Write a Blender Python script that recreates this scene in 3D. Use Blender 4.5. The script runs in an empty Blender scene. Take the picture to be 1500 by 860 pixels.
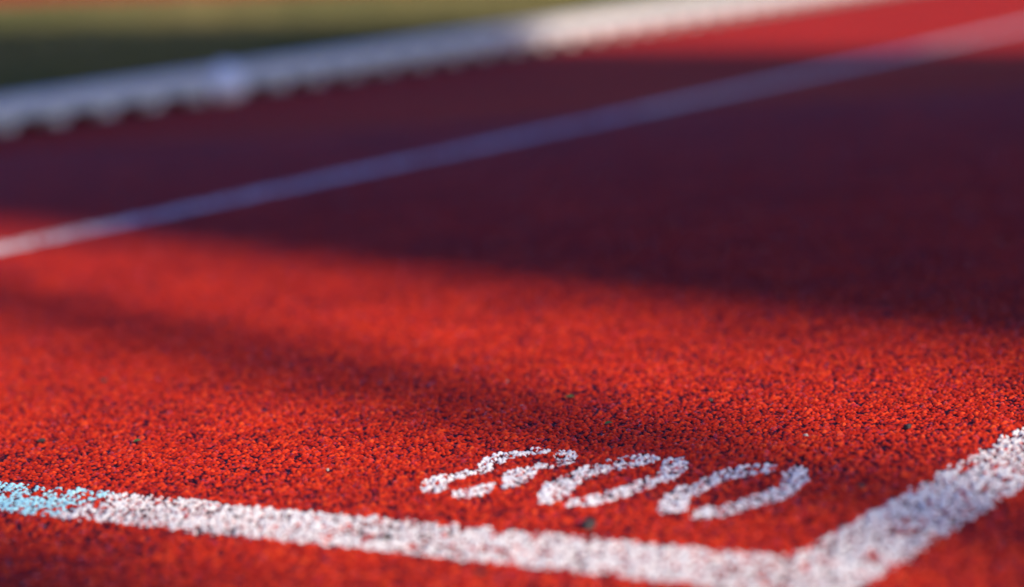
# Running track close-up: stencilled lane number, lane lines, kerb and infield grass at low sun
import bpy, math, numpy as np
from mathutils import Matrix, Vector

# ------------------------------------------------------------------ camera frame (fitted from the photograph)
F, S, VP, H = 3652.0, -0.065, (3120.0, -290.0), 0.295
_p = lambda x: np.array([x - 750, VP[1] + S * (x - VP[0]) - 430, F])
n = np.cross(_p(0.), _p(1000.)); n /= np.linalg.norm(n)
if n[1] > 0: n = -n
fw = np.array([0, 0, 1.]); fw -= n * (fw @ n); fw /= np.linalg.norm(fw)
rt = np.cross(fw, n)
if rt[0] < 0: rt = -rt
R = np.array([rt, fw, n])
def g(x, y, z0=0.):                      # ground point seen at a place of the photograph
    d = R @ np.array([x - 750, y - 430, F]); t = -(H - z0) / d[2]
    return d[:2] * t
d1 = (R @ np.array([VP[0] - 750, VP[1] - 430, F]))[:2]; d1 /= np.linalg.norm(d1)   # along the lane
n1 = np.array([d1[1], -d1[0]])                                                     # across the lane, to the right
sv = (R @ np.array([-2200. - 750, 60. - 430, F]))[:2]; sv /= np.linalg.norm(sv)    # way the light travels over the ground
sn = np.array([sv[1], -sv[0]])
W = lambda u, v: u * n1 + v * d1         # lane coordinates -> world

C = bpy.context.scene.collection
sc = bpy.context.scene
rng = np.random.default_rng(7)

# ------------------------------------------------------------------ helpers
def tag(o, label=None, cat=None, group=None, kind=None):
    if label: o['label'] = label
    if cat: o['category'] = cat
    if group: o['group'] = group
    if kind: o['kind'] = kind
    return o
def empty(name, loc=(0, 0, 0), rz=0.):
    o = bpy.data.objects.new(name, None); C.objects.link(o)
    o.location = loc; o.rotation_euler = (0, 0, rz); o.empty_display_size = .05
    return o
def raw_mesh(name, verts, faces, mat, attrs=None, parent=None, smooth=True):
    """faces: (n,4) or (n,3) int array"""
    verts = np.asarray(verts, np.float32); faces = np.asarray(faces, np.int32)
    me = bpy.data.meshes.new(name)
    k = faces.shape[1]
    me.vertices.add(len(verts)); me.vertices.foreach_set('co', verts.ravel())
    me.loops.add(faces.size); me.loops.foreach_set('vertex_index', faces.ravel())
    me.polygons.add(len(faces))
    me.polygons.foreach_set('loop_start', np.arange(0, faces.size, k, dtype=np.int32))
    me.polygons.foreach_set('loop_total', np.full(len(faces), k, np.int32))
    me.polygons.foreach_set('use_smooth', np.full(len(faces), smooth))
    for an, av in (attrs or {}).items():
        a = me.attributes.new(an, 'FLOAT', 'POINT'); a.data.foreach_set('value', np.asarray(av, np.float32))
    me.update(calc_edges=True)
    me.materials.append(mat)
    o = bpy.data.objects.new(name, me); C.objects.link(o)
    if parent: o.parent = parent
    return o
class MB:
    def __init__(s): s.v = []; s.f = []
    def poly(s, pts, faces):
        b = len(s.v); s.v += [tuple(p) for p in pts]; s.f += [tuple(i + b for i in f) for f in faces]
    def box(s, x0, x1, y0, y1, z0, z1):
        s.poly([(x, y, z) for z in (z0, z1) for y in (y0, y1) for x in (x0, x1)],
               [(0, 2, 3, 1), (4, 5, 7, 6), (0, 1, 5, 4), (1, 3, 7, 5), (3, 2, 6, 7), (2, 0, 4, 6)])
    def cyl(s, p0, p1, r0, r1, k=16, cap=True):
        p0, p1 = Vector(p0), Vector(p1); q = (p1 - p0).to_track_quat('Z', 'Y')
        pts = []
        for p, r in ((p0, r0), (p1, r1)):
            for i in range(k):
                a = 2 * math.pi * i / k; pts.append(p + q @ Vector((r * math.cos(a), r * math.sin(a), 0)))
        fs = [(i, (i + 1) % k, k + (i + 1) % k, k + i) for i in range(k)]
        if cap: fs += [tuple(range(k - 1, -1, -1)), tuple(range(k, 2 * k))]
        s.poly(pts, fs)
    def build(s, name, mat, parent=None, bevel=0., smooth=False):
        me = bpy.data.meshes.new(name); me.from_pydata(s.v, [], s.f); me.materials.append(mat)
        if smooth:
            for p in me.polygons: p.use_smooth = True
        o = bpy.data.objects.new(name, me); C.objects.link(o)
        if parent: o.parent = parent
        if bevel:
            m = o.modifiers.new('bevel', 'BEVEL'); m.width = bevel; m.segments = 3; m.limit_method = 'ANGLE'
        return o

def new_mat(name):
    m = bpy.data.materials.new(name); m.use_nodes = True
    return m, m.node_tree.nodes, m.node_tree.links, m.node_tree.nodes['Principled BSDF']
def ramp(N, L, fac, stops, interp='LINEAR'):
    r = N.new('ShaderNodeValToRGB'); r.color_ramp.interpolation = interp
    e = r.color_ramp.elements
    while len(e) < len(stops): e.new(.5)
    for el, (p, c) in zip(e, stops): el.position = p; el.color = (*c, 1)
    if fac is not None: L.new(fac, r.inputs[0])
    return r.outputs[0]
def noise(N, L, scale, detail=3, vec=None, rough=.5):
    t = N.new('ShaderNodeTexNoise'); t.inputs['Scale'].default_value = scale
    t.inputs['Detail'].default_value = detail; t.inputs['Roughness'].default_value = rough
    if vec: L.new(vec, t.inputs['Vector'])
    return t.outputs['Fac']
def mixc(N, L, fac, a, b, mode='MIX'):
    m = N.new('ShaderNodeMix'); m.data_type = 'RGBA'; m.blend_type = mode
    for k, v in ((0, fac), (6, a), (7, b)):
        if hasattr(v, 'is_output'): L.new(v, m.inputs[k])
        else: m.inputs[k].default_value = v if k == 0 else (*v, 1)
    return m.outputs[2]
def attr(N, name):
    a = N.new('ShaderNodeAttribute'); a.attribute_name = name; return a.outputs['Fac']
def math_(N, L, op, a, b=0.):
    m = N.new('ShaderNodeMath'); m.operation = op
    for i, v in enumerate((a, b)):
        if hasattr(v, 'is_output'): L.new(v, m.inputs[i])
        else: m.inputs[i].default_value = v
    return m.outputs[0]
def world_pos(N):
    return N.new('ShaderNodeNewGeometry').outputs['Position']

RED = [(0.0, (.22, .007, .003)), (.35, (.52, .018, .004)), (.7, (.80, .041, .006)), (1.0, (.92, .11, .020))]
AVG = (.43, .019, .011)

def mat_granules():
    m, N, L, B = new_mat('red_rubber_granules')
    tone = ramp(N, L, attr(N, 'tone'), RED)
    pos = world_pos(N)
    patch = ramp(N, L, noise(N, L, 9, 3, pos), [(.35, (.80, .80, .84)), (.65, (1, 1, 1))])
    c = mixc(N, L, 1., tone, patch, 'MULTIPLY')
    fine = ramp(N, L, noise(N, L, 2600, 2, pos), [(.3, (.72, .72, .75)), (.7, (1, 1, 1))])
    c = mixc(N, L, 1., c, fine, 'MULTIPLY')
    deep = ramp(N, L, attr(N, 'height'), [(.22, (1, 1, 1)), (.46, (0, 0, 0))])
    c = mixc(N, L, deep, c, (.015, .004, .011))          # gap shade put into the colour by height, over black base rubber
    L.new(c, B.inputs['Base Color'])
    gl = ramp(N, L, attr(N, 'gloss'), [(.93, (.55,) * 3), (.94, (.16,) * 3)])
    L.new(gl, B.inputs['Roughness'])
    L.new(ramp(N, L, attr(N, 'gloss'), [(.93, (.16,) * 3), (.94, (.95,) * 3)]), B.inputs['Specular IOR Level'])
    bp = N.new('ShaderNodeBump'); bp.inputs['Strength'].default_value = .5; bp.inputs['Distance'].default_value = .0002
    L.new(noise(N, L, 1800, 2, pos), bp.inputs['Height']); L.new(bp.outputs[0], B.inputs['Normal'])
    return m
def mat_track_far():
    m, N, L, B = new_mat('red_rubber_track')
    pos = world_pos(N)
    v = N.new('ShaderNodeTexVoronoi'); v.inputs['Scale'].default_value = 520; L.new(pos, v.inputs['Vector'])
    sep = N.new('ShaderNodeSeparateColor'); L.new(v.outputs['Color'], sep.inputs[0])
    c = ramp(N, L, sep.outputs[0], [(0, (.10, .008, .012)), (.22, (.48, .015, .008)), (.6, (.66, .024, .008)), (1, (.80, .042, .012))])
    patch = ramp(N, L, noise(N, L, 1.7, 4, pos), [(.3, (.78, .78, .84)), (.7, (1.0, 1.0, 1.0))])
    c = mixc(N, L, 1., c, patch, 'MULTIPLY')
    L.new(c, B.inputs['Base Color'])
    B.inputs['Roughness'].default_value = .8; B.inputs['Specular IOR Level'].default_value = .10
    bp = N.new('ShaderNodeBump'); bp.inputs['Strength'].default_value = .9; bp.inputs['Distance'].default_value = .0009
    L.new(v.outputs['Distance'], bp.inputs['Height']); bp.invert = True
    L.new(bp.outputs[0], B.inputs['Normal'])
    return m
def mat_paint(name, base, dirt=(.55, .50, .52)):
    m, N, L, B = new_mat(name)
    pos = world_pos(N)
    c = mixc(N, L, ramp(N, L, noise(N, L, 700, 4, pos, .65), [(.38, (.75,) * 3), (.56, (0,) * 3)]), base, dirt)
    c = mixc(N, L, ramp(N, L, noise(N, L, 24, 4, pos, .6), [(.30, (.22,) * 3), (.6, (0,) * 3)]), c, (.45, .30, .29))
    vv = N.new('ShaderNodeTexVoronoi'); vv.inputs['Scale'].default_value = 420; L.new(pos, vv.inputs['Vector'])
    sp = N.new('ShaderNodeSeparateColor'); L.new(vv.outputs['Color'], sp.inputs[0])
    c = mixc(N, L, math_(N, L, 'GREATER_THAN', attr(N, 'wear'), sp.outputs[1]), c, (.60, .022, .015))
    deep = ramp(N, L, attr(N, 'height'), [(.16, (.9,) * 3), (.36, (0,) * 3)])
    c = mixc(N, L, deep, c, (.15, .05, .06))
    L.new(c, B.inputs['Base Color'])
    B.inputs['Roughness'].default_value = .42
    bp = N.new('ShaderNodeBump'); bp.inputs['Strength'].default_value = .35; bp.inputs['Distance'].default_value = .0002
    L.new(noise(N, L, 1500, 2, pos), bp.inputs['Height']); L.new(bp.outputs[0], B.inputs['Normal'])
    return m
def mat_simple(name, c0, c1, scale, rough, spec=.5, metal=0., bump=0., bscale=None):
    m, N, L, B = new_mat(name); pos = world_pos(N)
    L.new(ramp(N, L, noise(N, L, scale, 5, pos, .6), [(.3, c0), (.7, c1)]), B.inputs['Base Color'])
    B.inputs['Roughness'].default_value = rough; B.inputs['Specular IOR Level'].default_value = spec
    B.inputs['Metallic'].default_value = metal
    if bump:
        bp = N.new('ShaderNodeBump'); bp.inputs['Strength'].default_value = .7; bp.inputs['Distance'].default_value = bump
        L.new(noise(N, L, bscale or scale, 4, pos), bp.inputs['Height']); L.new(bp.outputs[0], B.inputs['Normal'])
    return m

M_gran = mat_granules(); M_far = mat_track_far()
M_white = mat_paint('white_line_paint', (.89, .85, .79), (.70, .64, .62))
M_digit = mat_paint('white_stencil_paint', (.92, .90, .86), (.74, .70, .72))
M_blue = mat_paint('light_blue_line_paint', (.42, .84, .88), (.34, .66, .76))
M_grass_base = mat_simple('grass_soil', (.020, .028, .017), (.045, .050, .027), 30, .9, .1)
M_grass = mat_simple('grass_blade', (.07, .095, .028), (.30, .22, .080), 1.6, .6, .2)
M_kerb = mat_simple('white_kerb_coating', (.68, .67, .64), (.78, .77, .73), 14, .38, .5, 0, .0006, 60)
M_cap = mat_simple('white_cap_plastic', (.95, .95, .95), (.97, .97, .97), 30, .3)
M_dark = mat_simple('drain_gravel', (.03, .028, .028), (.07, .06, .055), 90, .9)
M_conc = mat_simple('concrete', (.30, .29, .27), (.42, .40, .38), 3, .8, .3, 0, .003, 20)
M_steel = mat_simple('galvanised_steel', (.42, .43, .44), (.55, .56, .57), 6, .45, .5, .9)
M_lens = mat_simple('lamp_glass', (.5, .5, .5), (.6, .6, .6), 6, .1)
M_stone = mat_simple('grey_stone', (.025, .016, .015), (.07, .05, .045), 300, .8)
M_leaf = mat_simple('green_leaf', (.03, .09, .02), (.06, .15, .03), 300, .5)

# ------------------------------------------------------------------ granular surface
def hsh(a, b, k):
    x = (a.astype(np.int64) * 73856093) ^ (b.astype(np.int64) * 19349663) ^ (k * 83492791)
    x = (x ^ (x >> 13)) * 1274126177 & 0x7fffffff
    x = (x ^ (x >> 15)) * 2246822519 & 0x7fffffff
    return ((x ^ (x >> 11)) & 0xfffff).astype(np.float32) / 1048576.
def vnoise(x, y, s, k):
    X, Y = x / s, y / s; i, j = np.floor(X), np.floor(Y); fx, fy = X - i, Y - j
    fx = fx * fx * (3 - 2 * fx); fy = fy * fy * (3 - 2 * fy); i = i.astype(int); j = j.astype(int)
    a, b, c, d = hsh(i, j, k), hsh(i + 1, j, k), hsh(i, j + 1, k), hsh(i + 1, j + 1, k)
    return a + (b - a) * fx + (c - a) * fy + (a - b - c + d) * fx * fy
def grains(x, y, cell=.0022):
    """height of a bed of angular crumbs; returns height, centre of the winning crumb, two random numbers of it"""
    ix = np.floor(x / cell).astype(int); iy = np.floor(y / cell).astype(int)
    best = np.full(x.shape, -1., np.float32); cx = np.zeros_like(best); cy = np.zeros_like(best)
    r1 = np.zeros_like(best); r2 = np.zeros_like(best)
    for di in (-1, 0, 1):
        for dj in (-1, 0, 1):
            a, b = ix + di, iy + dj
            gx = (a + .5 + .85 * (hsh(a, b, 1) - .5)) * cell; gy = (b + .5 + .85 * (hsh(a, b, 2) - .5)) * cell
            dx, dy = x - gx, y - gy
            th = hsh(a, b, 3) * math.pi; co, si = np.cos(th), np.sin(th)
            p = dx * co + dy * si; q = -dx * si + dy * co
            rr = .62 + .50 * hsh(a, b, 4)
            ra, rb = cell * rr * 1.20, cell * rr * .78
            e = np.maximum(np.abs(p) / ra * .92 + np.abs(q) / rb * .45, np.abs(q) / rb) * .6 + .4 * np.sqrt((p / ra) ** 2 + (q / rb) ** 2)
            top = .00010 + .00215 * hsh(a, b, 5) ** .8
            tilt = (hsh(a, b, 6) - .5) * 1.3 * dx + (hsh(a, b, 7) - .5) * 1.3 * dy
            hh = (top + tilt - .0026 * e ** 2.6).astype(np.float32)
            w = hh > best
            best = np.where(w, hh, best); cx = np.where(w, gx, cx); cy = np.where(w, gy, cy)
            r1 = np.where(w, hsh(a, b, 8), r1); r2 = np.where(w, hsh(a, b, 9), r2)
    best = np.maximum(best, 0.00002 + .0001 * vnoise(x, y, .0006, 11))
    best += .00035 * (vnoise(x, y, .011, 12) - .5) + .0004 * (vnoise(x, y, .05, 13) - .5)
    return best + .0004, cx, cy, r1, r2

Y0, Y1, STEP, YR = .84, 3.5, .00062, 1.35
ys = [Y0]
while ys[-1] < Y1: ys.append(ys[-1] + STEP * (ys[-1] / YR) ** 1.7 if ys[-1] > YR else ys[-1] + STEP)
ys = np.array(ys)
TL, TR = -.295, .275                         # sides of the fine zone as slopes x / y
nc = int((TR - TL) * YR / STEP)
ts = np.linspace(TL, TR, nc)
GX = ys[:, None] * ts[None, :]; GY = np.repeat(ys[:, None], nc, 1)
hgt, cx, cy, r1, r2 = grains(GX.ravel(), GY.ravel())
NV = hgt.size; nr = len(ys)
V = np.stack([GX.ravel(), GY.ravel(), hgt - .0015], 1)    # mean level of the granule tops at z = 0
idx = np.arange(NV).reshape(nr, nc)
Q = np.stack([idx[:-1, :-1], idx[:-1, 1:], idx[1:, 1:], idx[1:, :-1]], -1).reshape(-1, 4)
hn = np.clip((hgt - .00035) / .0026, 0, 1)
ground = raw_mesh('running_track_granules', V, Q, M_gran, {'tone': np.clip(r1 * .62 + .42 * hn - .06, 0, 1), 'height': hn, 'gloss': r2})  # tone also rises with height: lit tops and shaded sides tinted in
tag(ground, kind='structure')

# crumb centres in lane coordinates
cu = cx * n1[0] + cy * n1[1]; cv = cx * d1[0] + cy * d1[1]
rag = (vnoise(cx, cy, .0045, 21) - .5) * .0036 + (r2 - .5) * .0030 - .0005         # ragged edge of the paint
lump = vnoise(cx, cy, .0040, 22) * .65 + vnoise(cx, cy, .013, 23) * .35       # where the paint is worn
def cut(name, mask_v, mat, lift, parent=None, extra=None, wear=.1):
    fm = mask_v[Q].sum(1) >= 3
    q = Q[fm]; used = np.unique(q)
    remap = np.zeros(NV, np.int32); remap[used] = np.arange(len(used))
    v = V[used].copy(); v[:, 2] += lift
    hh = hn[used]; q = remap[q]
    if extra is not None and len(extra[0]):
        ev, ef = extra; q = np.concatenate([q, np.asarray(ef) + len(v)]); v = np.concatenate([v, np.asarray(ev)])
        wr = np.concatenate([np.zeros(len(hh)), np.full(len(ev), wear)]); hh = np.concatenate([hh, np.full(len(ev), .8)])
    else: wr = np.zeros(len(hh))
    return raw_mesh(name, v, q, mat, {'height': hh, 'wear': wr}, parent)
def strip(fn_pts, inside_skip=True):
    """quads along a painted line outside the fine zone; fn_pts: list of (left,right) world points"""
    ev, ef = [], []
    for (a0, b0), (a1, b1) in zip(fn_pts[:-1], fn_pts[1:]):
        m = (a0 + b0 + a1 + b1) / 4
        inz = Y0 < m[1] < Y1 and TL < m[0] / m[1] < TR
        if inz: continue
        b = len(ev); z = .0006
        ev += [(*a0, z), (*b0, z), (*b1, z), (*a1, z)]; ef.append((b, b + 1, b + 2, b + 3))
    return ev, ef
def lane_strip(u0, u1, v0, v1, step=.02, off=lambda v: 0.):
    k = int((v1 - v0) / step)
    return strip([(W(u0 - off(v0 + i * step), v0 + i * step), W(u1 - off(v0 + i * step), v0 + i * step)) for i in range(k + 1)])
def cross_strip(v0, v1, u0, u1, step=.02):
    k = int((u1 - u0) / step)
    return strip([(W(u0 + i * step, v1), W(u0 + i * step, v0)) for i in range(k + 1)])

worn = lambda c: (lump + .28 * (r2 - .5)) > c
# painted lines
U0, U1 = -1.680 * H + .0012, -1.502 * H - .0010             # near lane line
Ua, Ub = -1.723 - .021, -1.723 + .021      # far lane line
V0, V1 = 3.108 * H, 3.300 * H - .0022               # cross line
inr = lambda a, lo, hi: (a + rag > lo) & (a - rag < hi)
low = hn > .29
m_near = inr(cu, U0, U1) & worn(.24) & low
o = cut('lane_line', m_near, M_white, .00012, extra=lane_strip(U0, U1, -2., 40.))
tag(o, 'thick worn white line running from the bottom corner up to the right edge', 'line marking')
bend = lambda v: .0068 * np.clip(v - 1., 0, 6) ** 2      # the line drifts into the bend
m_far = inr(cu + bend(cv), Ua, Ub) & worn(.30)
o = cut('lane_line', m_far, M_white, .00012, extra=lane_strip(Ua, Ub, -3., 16., off=bend), wear=.42)
tag(o, 'long blurred white line crossing the dark shadow in front of the kerb', 'line marking')
UB = -.8925                                  # where the white part of the cross line ends and the blue one starts
m_cross = inr(cv, V0, V1) & low
ubr = cu + rag * 1.5 + (cv - .947) * .06
o = cut('cross_line', m_cross & (ubr > UB) & (cu < U0 - .001) & worn(.24), M_white, .00012)
tag(o, 'worn white line running left along the bottom below the painted number', 'line marking')
o = cut('cross_line', m_cross & (ubr < UB) & (cu > Ub + .001) & worn(.36), M_blue, .00014,
        extra=cross_strip(V0, V1, Ub + .004, UB - .02))
tag(o, 'pale blue painted end of the line at the bottom left', 'line marking')

# stencilled number: outline of every paint stroke, traced on the track
def pip(px, py, poly):
    ins = np.zeros(px.shape, bool); k = len(poly)
    for i in range(k):
        x0, y0 = poly[i]; x1, y1 = poly[(i + 1) % k]
        c = (y0 > py) != (y1 > py)
        ins ^= c & (px < (x1 - x0) * (py - y0) / ((y1 - y0) if y1 != y0 else 1e-12) + x0)
    return ins
def stroke(pts, ox, oy, s):
    return [g(ox + x / s, oy + y / s) for x, y in pts]
A_ = (600, 640, 5.); B_ = (560, 600, 1500 / 700); D_ = (900, 650, 1500 / 320)
eight = [stroke(p, *A_) for p in (
    [(490, 248), (498, 205), (540, 158), (650, 122), (760, 112), (870, 86), (980, 84), (1055, 88), (1050, 108), (985, 128), (880, 150), (775, 158), (735, 180), (705, 215), (706, 245), (600, 254)],
    [(55, 405), (62, 365), (105, 325), (200, 280), (330, 258), (440, 240), (575, 252), (582, 278), (450, 282), (405, 303), (310, 332), (285, 360), (290, 402), (150, 418)],
    [(1045, 140), (1088, 98), (1215, 104), (1242, 150), (1205, 200), (1105, 220), (990, 246), (935, 262), (925, 300), (850, 345), (745, 388), (658, 378), (676, 258), (740, 240), (830, 225), (895, 232), (915, 200), (1020, 186), (1060, 190)],
    [(296, 412), (420, 376), (590, 340), (642, 346), (634, 388), (540, 438), (400, 452), (315, 450)])]
zero_a = [stroke(p, *B_) for p in (
    [(478, 298), (482, 262), (505, 236), (560, 210), (650, 172), (760, 150), (820, 143), (882, 150), (876, 162), (800, 184), (715, 198), (630, 232), (600, 256), (590, 280), (525, 305)],
    [(866, 176), (880, 158), (905, 148), (950, 148), (968, 170), (962, 192), (915, 222), (850, 248), (760, 278), (650, 307), (562, 306), (582, 284), (660, 268), (750, 242), (832, 212), (872, 194)])]
zero_b = [stroke(p, *D_) for p in (
    [(282, 478), (300, 410), (335, 350), (430, 300), (500, 282), (640, 224), (760, 174), (900, 150), (1050, 138), (1128, 150), (1120, 182), (1060, 204), (960, 222), (800, 250), (700, 290), (600, 352), (530, 380), (518, 468), (400, 490)],
    [(1128, 296), (1142, 205), (1200, 160), (1300, 158), (1352, 200), (1345, 262), (1280, 316), (1180, 385), (1050, 425), (900, 466), (750, 506), (600, 526), (506, 516), (560, 452), (640, 440), (750, 416), (900, 372), (1020, 328)])]
num = empty('painted_number', (*g(900, 705), .001))
tag(num, 'stencilled white number 800 on the red track above the corner of the lines', 'painted number')
near_digits = (np.abs(cu + .64) < .2) & (np.abs(cv - 1.08) < .2)
sel = np.nonzero(near_digits)[0]
bx = .4 * cx[sel] + .6 * V[sel, 0]; by = .4 * cy[sel] + .6 * V[sel, 1]
rx = (vnoise(bx, by, .002, 31) - .5) * .0016; ry = (vnoise(bx, by, .002, 32) - .5) * .0016
for polys, lab in ((eight, 'white stencilled digit 8'), (zero_a, 'white stencilled middle digit 0'), (zero_b, 'white stencilled last digit 0, beside the thick line')):
    mk = np.zeros(NV, bool); ins = np.zeros(sel.shape, bool)
    for p in polys:
        t = pip(bx + rx, by + ry, p)
        for k in (.0009, -.0009): t &= pip(bx + rx + k * n1[0], by + ry + k * n1[1], p)
        for k in (.0003, -.0003): t &= pip(bx + rx + k * d1[0], by + ry + k * d1[1], p)
        ins |= t
    mk[sel] = ins
    mk &= worn(.29) & (hn > .32)
    dg = cut('digit', mk, M_digit, .00013)
    dg.parent = num; dg.matrix_parent_inverse = Matrix.Translation(-num.location); dg['label'] = lab
del GX, GY

# ------------------------------------------------------------------ ground around
def sheet(name, pts, z, mat, kind='structure', label=None, cat=None):
    me = bpy.data.meshes.new(name); me.from_pydata([(*p, z) for p in pts], [], [tuple(range(len(pts)))])
    me.materials.append(mat); o = bpy.data.objects.new(name, me); C.objects.link(o)
    return tag(o, label, cat, None, kind)
KU = -2.782; PER, KL = .1175, 34 * .1175
_r = g(328, 120); _t = KU / float(_r @ n1); V_CAP = float(_r @ d1) * _t   # where that sight line meets the face of the kerb
def koff(v, k=.024):                          # each kerb section past the coupling turns a little more into the bend
    v = np.asarray(v, float); return k * np.clip(v - V_CAP, 0, KL) + 2 * k * np.clip(v - V_CAP - KL, 0, 40)
KV = [-60, V_CAP, V_CAP + KL, V_CAP + KL + 40]
KE = lambda d: [W(KU - d - float(koff(v)), v) for v in KV]
#                                   # face of the kerb
sheet('ground', [(-600, -600), (600, -600), (600, 600), (-600, 600)], -.03, M_grass_base)
sheet('running_track', KE(.0) + [W(8.6, KV[-1]), W(8.6, -60)], -.0022, M_far)
sheet('drainage_strip', KE(.076) + KE(.002)[::-1], -.004, M_dark)
a, b = np.array([-2.0, 10.5]), np.array([.35, 8.0]); dd = (b - a) / np.linalg.norm(b - a)
e0 = a - dd * 60; e1 = b + dd * 1.2
far_n = np.array([.728, .685])
# infield: raised turf behind the kerb
GZ = .036
sheet('infield_turf', KE(.078) + [W(-70, KV[-1]), W(-70, -60)], GZ, M_grass_base)
pa = a - dd * 30; pb = b + dd * 30
hit = lambda t: W(KU - .078, t)
# a red surfaced run-up crossing the infield, beyond the grass
q0 = np.array([-40., 10.1 + 38 * 1.06]); 
P0, P1 = a + far_n * 0 - dd * 25, b - dd * .3
sheet('run_up_track', [P0, P1, P1 + far_n * 5, P0 + far_n * 5], GZ + .004, M_far)

# grass blades near the kerb and into the distance
def grass(nb):
    w = rng.random(nb); u = KU - .085 - 6.5 * w ** 1.5; v = rng.uniform(1.2, 12.5, nb)
    u = u - koff(v); base = u[:, None] * n1 + v[:, None] * d1
    keep = ((base - a) @ far_n < -.02)
    base = base[keep]; k = len(base)
    ang = rng.uniform(0, 2 * math.pi, k); hh = rng.uniform(.014, .040, k); wd = rng.uniform(.0015, .003, k)
    lean = rng.uniform(0, .022, k); la = rng.uniform(0, 2 * math.pi, k)
    dx = np.stack([np.cos(ang), np.sin(ang)], 1) * wd[:, None]; ld = np.stack([np.cos(la), np.sin(la)], 1) * lean[:, None]
    v = np.zeros((k, 5, 3))
    v[:, 0, :2] = base - dx; v[:, 1, :2] = base + dx; v[:, 2, :2] = base + dx * .7 + ld * .4; v[:, 3, :2] = base - dx * .7 + ld * .4
    v[:, 4, :2] = base + ld
    v[:, :2, 2] = GZ - .002; v[:, 2:4, 2] = (GZ + hh * .55)[:, None]; v[:, 4, 2] = GZ + hh
    b = np.arange(k)[:, None] * 5
    f = np.concatenate([np.concatenate([b, b + 1, b + 2], 1), np.concatenate([b, b + 2, b + 3], 1), np.concatenate([b + 3, b + 2, b + 4], 1)])
    return raw_mesh('grass', v.reshape(-1, 3), f, M_grass, None, None, False)
tag(grass(170000), 'short infield grass behind the white kerb, shaded near it and dry yellow beyond', 'grass', kind='stuff')

# ------------------------------------------------------------------ kerb sections
PER, KL = .1175, 34 * .1175
def foot_mesh(mb, v):
    # splayed foot between two drain arches; local axes: x along the kerb, y across (0 = face towards the lane), z up
    w = .027
    prof = [(-w, .0205), (-w * .8, .014), (-w * .6, .006), (-w * .52, 0), (w * .52, 0), (w * .6, .006), (w * .8, .014), (w, .0205)]
    pts = [(v + x, y, z) for y in (.007, .040) for x, z in prof]; k = len(prof)
    mb.poly(pts, [tuple(range(k)), tuple(range(2 * k - 1, k - 1, -1))] + [(i, k + i, k + (i + 1) % k, (i + 1) % k) for i in range(k)])
def make_kerb():
    root = empty('kerb_section')
    r = MB(); prof = [(0, .018), (0, .041), (.0015, .0455), (.005, .0485), (.010, .050), (.038, .050), (.043, .0485), (.0465, .0455), (.048, .041), (.048, .018), (.044, .018), (.044, .040), (.004, .040), (.004, .018)]
    k = len(prof); pts = [(x, y, z) for x in (.002, KL - .002) for y, z in prof]
    r.poly(pts, [(i, (i + 1) % k, k + (i + 1) % k, k + i) for i in range(k)])
    rl = r.build('rail', M_kerb, root)
    proto = None
    for i in range(34):
        if proto is None:
            mb = MB(); foot_mesh(mb, 0.); proto = mb.build('foot', M_kerb, root); f = proto
        else:
            f = proto.copy(); C.objects.link(f); f.parent = root
        f.location = (.5 * PER + i * PER, 0, .0)
    c = MB()
    # domed coupling cap where two sections meet
    K, RR = 24, .036
    rings = [(1., 0), (.97, .010), (.84, .021), (.6, .030), (.3, .035)]
    pts = [(rr * RR * math.cos(2 * math.pi * i / K), -dy, .024 + rr * RR * math.sin(2 * math.pi * i / K)) for rr, dy in rings for i in range(K)]
    pts.append((0, -.036, .024)); fs = []
    for j in range(len(rings) - 1):
        fs += [(j * K + i, j * K + (i + 1) % K, (j + 1) * K + (i + 1) % K, (j + 1) * K + i) for i in range(K)]
    j = len(rings) - 1; fs += [(j * K + i, j * K + (i + 1) % K, len(pts) - 1) for i in range(K)]
    c.poly(pts, fs); c.build('coupling_cap', M_cap, root, smooth=True)
    return root
kproto = make_kerb()
rz = math.atan2(d1[1], d1[0])
def place(o, v, turn):
    p = W(KU - float(koff(v)), v); o.location = (p[0], p[1], 0.); o.rotation_euler = (0, 0, rz + math.atan(.024 * turn))
labs = {-1: 'shaded white kerb section left of the bright round coupling cap',
        0: 'white kerb section right of the round cap, passing from shadow into sun',
        1: 'sunlit white kerb section at the top of the picture, farthest away'}
for i in (0, -1, 1):
    if i == 0: o = kproto
    else:
        o = kproto.copy(); C.objects.link(o)
        for ch in list(kproto.children):
            c = ch.copy(); C.objects.link(c); c.parent = o
    place(o, V_CAP + i * KL, i + 1); tag(o, labs[i], 'kerb', 'white kerb sections along the inside of the track')

# ------------------------------------------------------------------ small debris
def pebble(name, px, py, size, mat, label, cat, flat=.6, seed=1):
    r = np.random.default_rng(seed); import bmesh
    bm = bmesh.new(); bmesh.ops.create_icosphere(bm, subdivisions=3, radius=1)
    ph = r.uniform(0, 6, 6)
    for v in bm.verts:
        c = v.co; k = 1 + .16 * math.sin(2.3 * c.x + ph[0]) + .14 * math.sin(3.1 * c.y + ph[1]) + .12 * math.sin(4.3 * c.z + 2 * c.x + ph[2])
        v.co = Vector((c.x * k * 1.3, c.y * k * .9, c.z * k * flat)) * size
    me = bpy.data.meshes.new(name); bm.to_mesh(me); bm.free(); me.materials.append(mat)
    for p in me.polygons: p.use_smooth = True
    o = bpy.data.objects.new(name, me); C.objects.link(o)
    q = g(px, py); o.location = (q[0], q[1], .0002 + size * flat * .7); o.rotation_euler = (0, 0, r.uniform(0, 3))
    return tag(o, label, cat)
pebble('pebble', 862, 775, .0042, M_stone, 'small dark grey stone between the middle zero and the white line', 'stone', .55, 3)
pebble('pebble', 566, 790, .0026, M_stone, 'tiny dark stone lying on the white line below the digit 8', 'stone', .6, 5)
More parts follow.
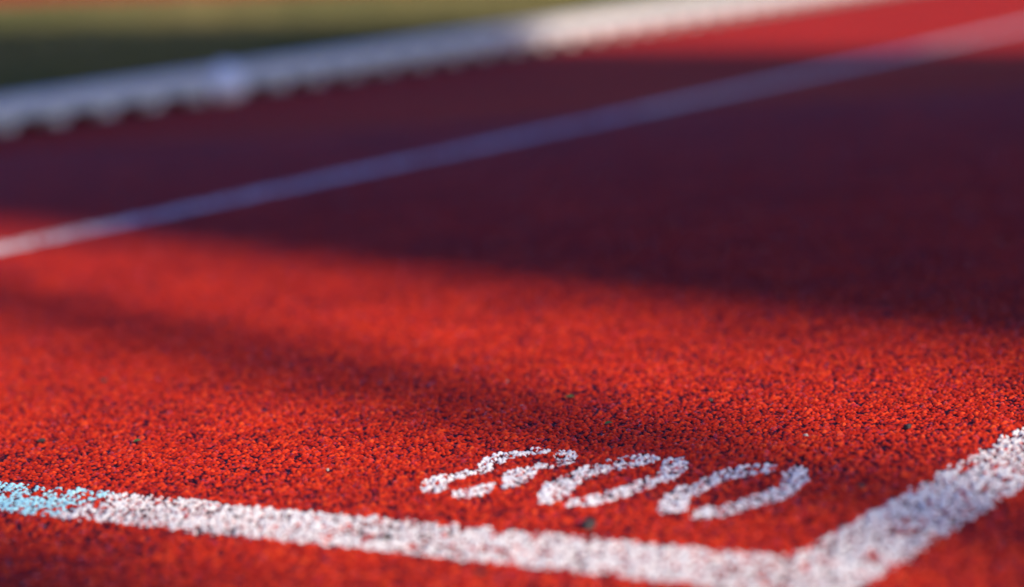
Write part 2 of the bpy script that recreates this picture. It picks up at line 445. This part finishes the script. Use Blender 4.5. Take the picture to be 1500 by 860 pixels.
def leaf(px, py, L_, rzz, label):
    mb = MB(); k = 7; pts = []
    for i in range(k):
        t = i / (k - 1); w = .32 * L_ * math.sin(math.pi * min(1, t * .92 + .06)); z = .0006 + .12 * L_ * math.sin(math.pi * t)
        pts += [(t * L_, -w, z + .1 * w), (t * L_, 0, z - .05 * L_), (t * L_, w, z + .14 * w)]
    fs = []
    for i in range(k - 1):
        for j in (0, 1): b = 3 * i + j; fs.append((b, b + 3, b + 4, b + 1))
    mb.poly(pts, fs); o = mb.build('leaf_fragment', M_leaf, smooth=True)
    q = g(px, py); o.location = (q[0], q[1], .0007); o.rotation_euler = (.2, 0, rzz)
    return tag(o, label, 'leaf')
leaf(886, 624, .0050, .3, 'tiny green leaf fragment on the red track above the middle zero')
leaf(828, 585, .0060, -.2, 'blurred green leaf fragment farther up the sunlit track')
leaf(196, 650, .0050, .5, 'tiny green leaf fragment at left above the worn cross line')

_rg = np.random.default_rng(21)
_lb = ['loose dark rubber crumb at left on the sunlit track below the shadow', 'loose dark rubber crumb near the left edge above the cross line', 'loose dark rubber crumb right of the last zero', 'loose dark rubber crumb between the digits and the shadow edge', 'loose dark rubber crumb below the white cross line', 'loose dark rubber crumb at right near the thick lane line', 'loose pale grit grain left of the digit 8', 'loose pale grit grain in the middle of the sunlit track', 'loose pale grit grain above the last zero']
M_grit = mat_simple('pale_grit', (.38, .30, .24), (.55, .48, .40), 400, .5)
for k, (px, py) in enumerate([(152, 560), (60, 648), (1262, 716), (1040, 588), (705, 842), (1330, 628), (480, 690), (742, 560), (1180, 640)]):
    pebble('rubber_crumb' if k < 6 else 'grit_grain', px, py, _rg.uniform(.0013, .0020) * (1 if k < 6 else .6), M_stone if k < 6 else M_grit, _lb[k], 'crumb' if k < 6 else 'grit', .7, 30 + k)
# ------------------------------------------------------------------ made-up shadow casters, unseen behind the camera to the right
ELEV = math.radians(31)
def at_s(pn, back): return pn * sn - sv * back
rs = math.atan2(sn[1], sn[0])
# tower: unseen, made up to cast the broad shadow band
PN0, PN1 = 1.19, 3.35
BK = 17.
tc = at_s((PN0 + PN1) / 2, BK + 1)
tw = empty('shadow_tower', (tc[0], tc[1], 0), rs); wd = PN1 - PN0
m = MB(); m.box(-wd / 2, wd / 2, -1, 1, -.02, 24); m.build('shaft', M_conc, tw, .02)
m = MB(); m.box(-wd / 2 - .1, wd / 2 + .1, -1.1, 1.1, 24, 24.2); m.build('platform', M_conc, tw, .01)
for i in range(4):
    m = MB(); x = -.75 + .5 * i; m.box(x - .2, x + .2, -1.3, -1.12, 24.3, 24.8); m.cyl((x, -1.2, 24.2), (x, -1.2, 24.3), .03, .03)
    l = m.build('floodlight', M_steel, tw, .01); m2 = MB(); m2.box(x - .17, x + .17, -1.312, -1.302, 24.33, 24.77); m2.build('lens', M_lens, l)  # lamp boxes belong to the invented tower and give no light
tag(tw, 'unseen concrete tower added to cast the broad shadow across the lanes', 'tower')
def mast(pn, back, r0, r1, hgt_, label, lean=0.):  # unseen pole, made up to cast a thin shadow band
    p = at_s(pn, back); o = empty('shadow_mast', (p[0], p[1], 0), rs); o.rotation_euler = (0, lean, rs)
    m = MB(); m.cyl((0, 0, .02), (0, 0, hgt_), r0, r1, 20); m.build('pole', M_steel, o, smooth=True)
    m = MB(); m.box(-.2, .2, -.2, .2, -.02, .02); m.build('base_plate', M_steel, o)
    m = MB(); m.box(-.3, .3, -.12, .12, hgt_, hgt_ + .15); m.build('mast_head', M_steel, o, .02)
    tag(o, label, 'lamp mast')
_s0, _s1 = float(g(210, 481) @ sv), float(g(1300, 780) @ sv)
_k = (.925 - .868) / (_s0 - _s1)                       # drift of the shadow across its own direction
mast(.868 - _k * (12 + _s1), 12., .047, .039, 12., 'slim leaning steel pole, unseen, added to cast the faint shadow across the sunlit lane', math.atan(_k / math.tan(ELEV)))
mast(.50, 13., .075, .06, 12., 'thicker steel pole, unseen, added to shade the track at the bottom left')

# ------------------------------------------------------------------ light
sun = bpy.data.lights.new('sun', 'SUN'); sun.energy = 5.0; sun.angle = math.radians(.53); sun.color = (1., .90, .74)
so = bpy.data.objects.new('sun', sun); C.objects.link(so)
ld = Vector((sv[0] * math.cos(ELEV), sv[1] * math.cos(ELEV), -math.sin(ELEV)))
so.rotation_euler = ld.to_track_quat('-Z', 'Y').to_euler()
w = bpy.data.worlds.new('World'); sc.world = w; w.use_nodes = True
sky = w.node_tree.nodes.new('ShaderNodeTexSky'); sky.sky_type = 'NISHITA'; sky.sun_disc = False
sky.sun_elevation = ELEV; sky.sun_rotation = math.atan2(-sv[0], -sv[1]); sky.air_density = 1.; sky.dust_density = .4; sky.ozone_density = 2.
bg = w.node_tree.nodes['Background']; bg.inputs[1].default_value = .150
hs = w.node_tree.nodes.new('ShaderNodeHueSaturation'); hs.inputs['Saturation'].default_value = 1.38; hs.inputs['Hue'].default_value = .530; hs.inputs['Value'].default_value = 1.05
w.node_tree.links.new(sky.outputs[0], hs.inputs['Color']); w.node_tree.links.new(hs.outputs[0], bg.inputs[0])

# ------------------------------------------------------------------ camera
cam = bpy.data.cameras.new('camera'); co = bpy.data.objects.new('camera', cam); C.objects.link(co); sc.camera = co
cam.sensor_width = 36; cam.lens = F / 1500 * 36; cam.clip_start = .05; cam.clip_end = 2000
X, Yc, Z = R @ np.array([1., 0, 0]), R @ np.array([0, -1., 0]), R @ np.array([0, 0, -1.])
M = Matrix(((X[0], Yc[0], Z[0], 0), (X[1], Yc[1], Z[1], 0), (X[2], Yc[2], Z[2], H), (0, 0, 0, 1)))
co.matrix_world = M
cam.dof.use_dof = True; cam.dof.focus_distance = 1.402; cam.dof.aperture_fstop = 3.3

sc.view_settings.view_transform = 'Standard'; sc.view_settings.look = 'None'; sc.view_settings.exposure = 0
sc.render.engine = 'CYCLES'; sc.cycles.use_denoising = True
sc.cycles.max_bounces = 5; sc.cycles.diffuse_bounces = 3; sc.cycles.glossy_bounces = 3
sc.cycles.sample_clamp_indirect = 4
